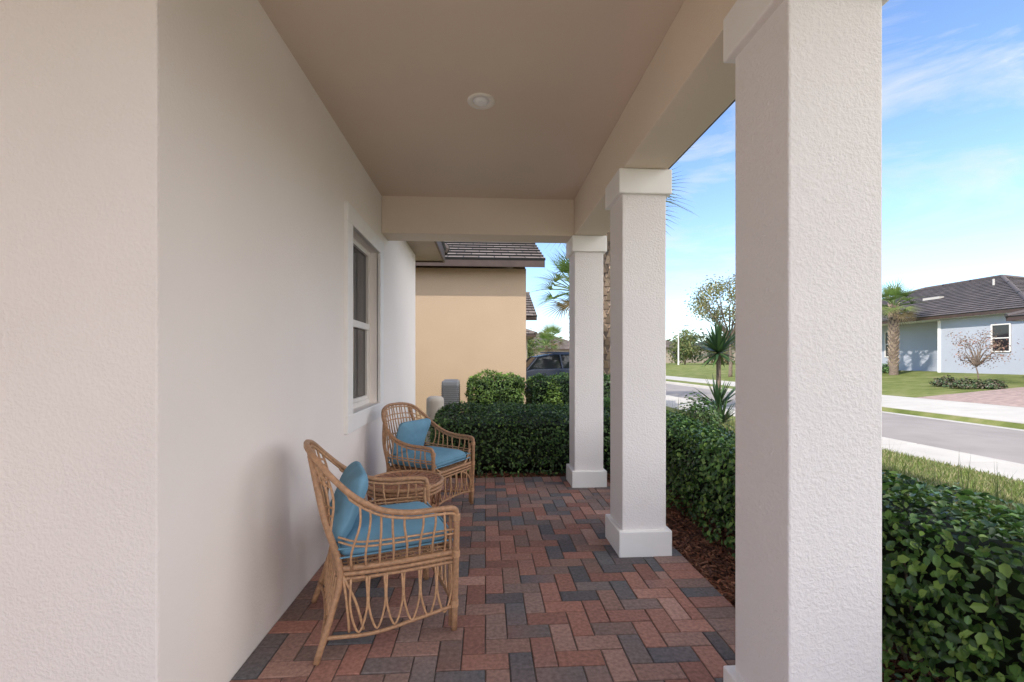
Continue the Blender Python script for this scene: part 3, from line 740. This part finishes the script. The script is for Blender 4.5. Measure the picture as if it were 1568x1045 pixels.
b.f.append(tuple(range(n))); b.f.append(tuple(n+k for k in reversed(range(n))))
b.obj('cabin_glass',M_cg,CR)
b=MB()
for s in (-1,1):
    q=cabring(.85,.65,s)
    b.tube([q[0],q[1],q[2],q[3],q[4],q[5]],.035,6); 
    for (xa,xb) in ((-.0,-.05),(.95,1.0)): b.tube([(xa,s*.85,1.08),(xb,s*.66,1.53)],.035,6)
    b.tube([(-.3,s*.55,1.60),(1.4,s*.55,1.61)],.02,6)
b.quad([(-.45,-.64,1.50),(-.45,.64,1.50),(.2,.64,1.57),(.2,-.64,1.57)]); b.quad([(.2,-.64,1.57),(.2,.64,1.57),(1.2,.64,1.56),(1.2,-.64,1.56)]); b.quad([(1.2,-.64,1.56),(1.2,.64,1.56),(1.75,.64,1.46),(1.75,-.64,1.46)])
for s in (-1,1): b.box(-.85,-.68,s*.95-.08,s*.95+.08,1.06,1.2)
b.obj('roof_and_pillars',M_paint,CR)
for xx in (-1.42,1.42):
    for s in (-1,1):
        w=MB(); w.tube([(xx,s*.70,.36),(xx,s*.94,.36)],.36,26); w.obj('tyre',M_tyre,CR,False,.03)
        w=MB(); w.tube([(xx,s*.93,.36),(xx,s*.955,.36)],.23,20); w.obj('rim',M_rim,CR)
b=MB()
for s in (-1,1): b.box(-2.28,-2.1,s*.7-.16,s*.7+.16,.78,.92)
b.obj('headlights',M_rim,CR,bevel=.02)
b=MB()
for s in (-1,1): b.box(2.1,2.30,s*.76-.1,s*.76+.1,.8,1.0)
b.obj('tail_lights',mat('tail_red',(.3,.01,.01),.3),CR,bevel=.02)
CR.rotation_euler=(0,0,math.radians(184))

# ---------------------------------------------------------------- light & sky
el=math.radians(38); az=(-.866,-.5)
to=Vector((az[0]*math.cos(el),az[1]*math.cos(el),math.sin(el)))
sd=bpy.data.lights.new('sun','SUN'); sd.energy=5.0; sd.angle=math.radians(.5); sd.color=(1,.94,.86)
so=bpy.data.objects.new('sun',sd); link(so); so.rotation_euler=to.to_track_quat('Z','Y').to_euler(); so.location=(-10,-10,20)
w=bpy.data.worlds.new('World'); S.world=w; w.use_nodes=True; nt=w.node_tree; N=nt.nodes; L=nt.links
bg=N['Background']; sk=N.new('ShaderNodeTexSky'); sk.sky_type='NISHITA'; sk.sun_disc=False; sk.sun_elevation=el; sk.sun_rotation=math.atan2(az[0],az[1]); sk.air_density=1.0; sk.dust_density=.4; sk.ozone_density=1.6
tc=N.new('ShaderNodeTexCoord'); mp=N.new('ShaderNodeMapping'); mp.inputs['Scale'].default_value=(1.3,2.0,5.5); mp.inputs['Location'].default_value=(2.15,.9,.4); mp.inputs['Rotation'].default_value=(.25,.35,0)
L.new(tc.outputs['Generated'],mp.inputs['Vector'])
cn=N.new('ShaderNodeTexNoise'); cn.inputs['Scale'].default_value=1.9; cn.inputs['Detail'].default_value=7; cn.inputs['Roughness'].default_value=.6; cn.inputs['Distortion'].default_value=.4; L.new(mp.outputs[0],cn.inputs['Vector'])
cr=N.new('ShaderNodeValToRGB'); cr.color_ramp.elements[0].position=.52; cr.color_ramp.elements[1].position=.78; cr.color_ramp.elements[1].color=(.85,.85,.85,1); L.new(cn.outputs['Fac'],cr.inputs['Fac'])
gn=N.new('ShaderNodeVectorMath'); gn.operation='MULTIPLY'; gn.inputs[1].default_value=(1.6,1.72,1.95); L.new(sk.outputs[0],gn.inputs[0])
mx=N.new('ShaderNodeMix'); mx.data_type='RGBA'; L.new(cr.outputs[0],mx.inputs['Factor']); L.new(gn.outputs[0],mx.inputs['A']); mx.inputs['B'].default_value=(6.3,6.4,6.7,1)
# bright cloud bank added south-east, outside the view, as fill light for the porch
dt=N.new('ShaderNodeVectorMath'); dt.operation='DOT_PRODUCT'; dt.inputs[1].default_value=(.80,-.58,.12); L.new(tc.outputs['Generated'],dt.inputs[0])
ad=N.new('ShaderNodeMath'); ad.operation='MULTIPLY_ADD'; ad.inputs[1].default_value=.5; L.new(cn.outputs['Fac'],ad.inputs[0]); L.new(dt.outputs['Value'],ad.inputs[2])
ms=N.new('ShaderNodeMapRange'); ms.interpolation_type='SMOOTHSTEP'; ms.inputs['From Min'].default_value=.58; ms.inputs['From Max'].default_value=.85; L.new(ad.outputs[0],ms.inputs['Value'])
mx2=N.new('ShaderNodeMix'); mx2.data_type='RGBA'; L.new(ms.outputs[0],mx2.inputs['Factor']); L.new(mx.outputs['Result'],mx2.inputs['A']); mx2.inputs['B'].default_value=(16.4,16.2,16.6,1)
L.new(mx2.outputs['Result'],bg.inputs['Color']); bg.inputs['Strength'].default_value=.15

# ---------------------------------------------------------------- camera
cd=bpy.data.cameras.new('camera'); cd.lens=16.0; cd.sensor_width=36; cd.shift_y=.0182; cd.clip_end=2000; cd.clip_start=.05
co=bpy.data.objects.new('camera',cd); link(co); co.location=(0,0,1.3); co.rotation_euler=(math.radians(90),0,math.radians(-3.37))
S.camera=co
S.view_settings.view_transform='Standard'; S.view_settings.look='None'; S.view_settings.exposure=0
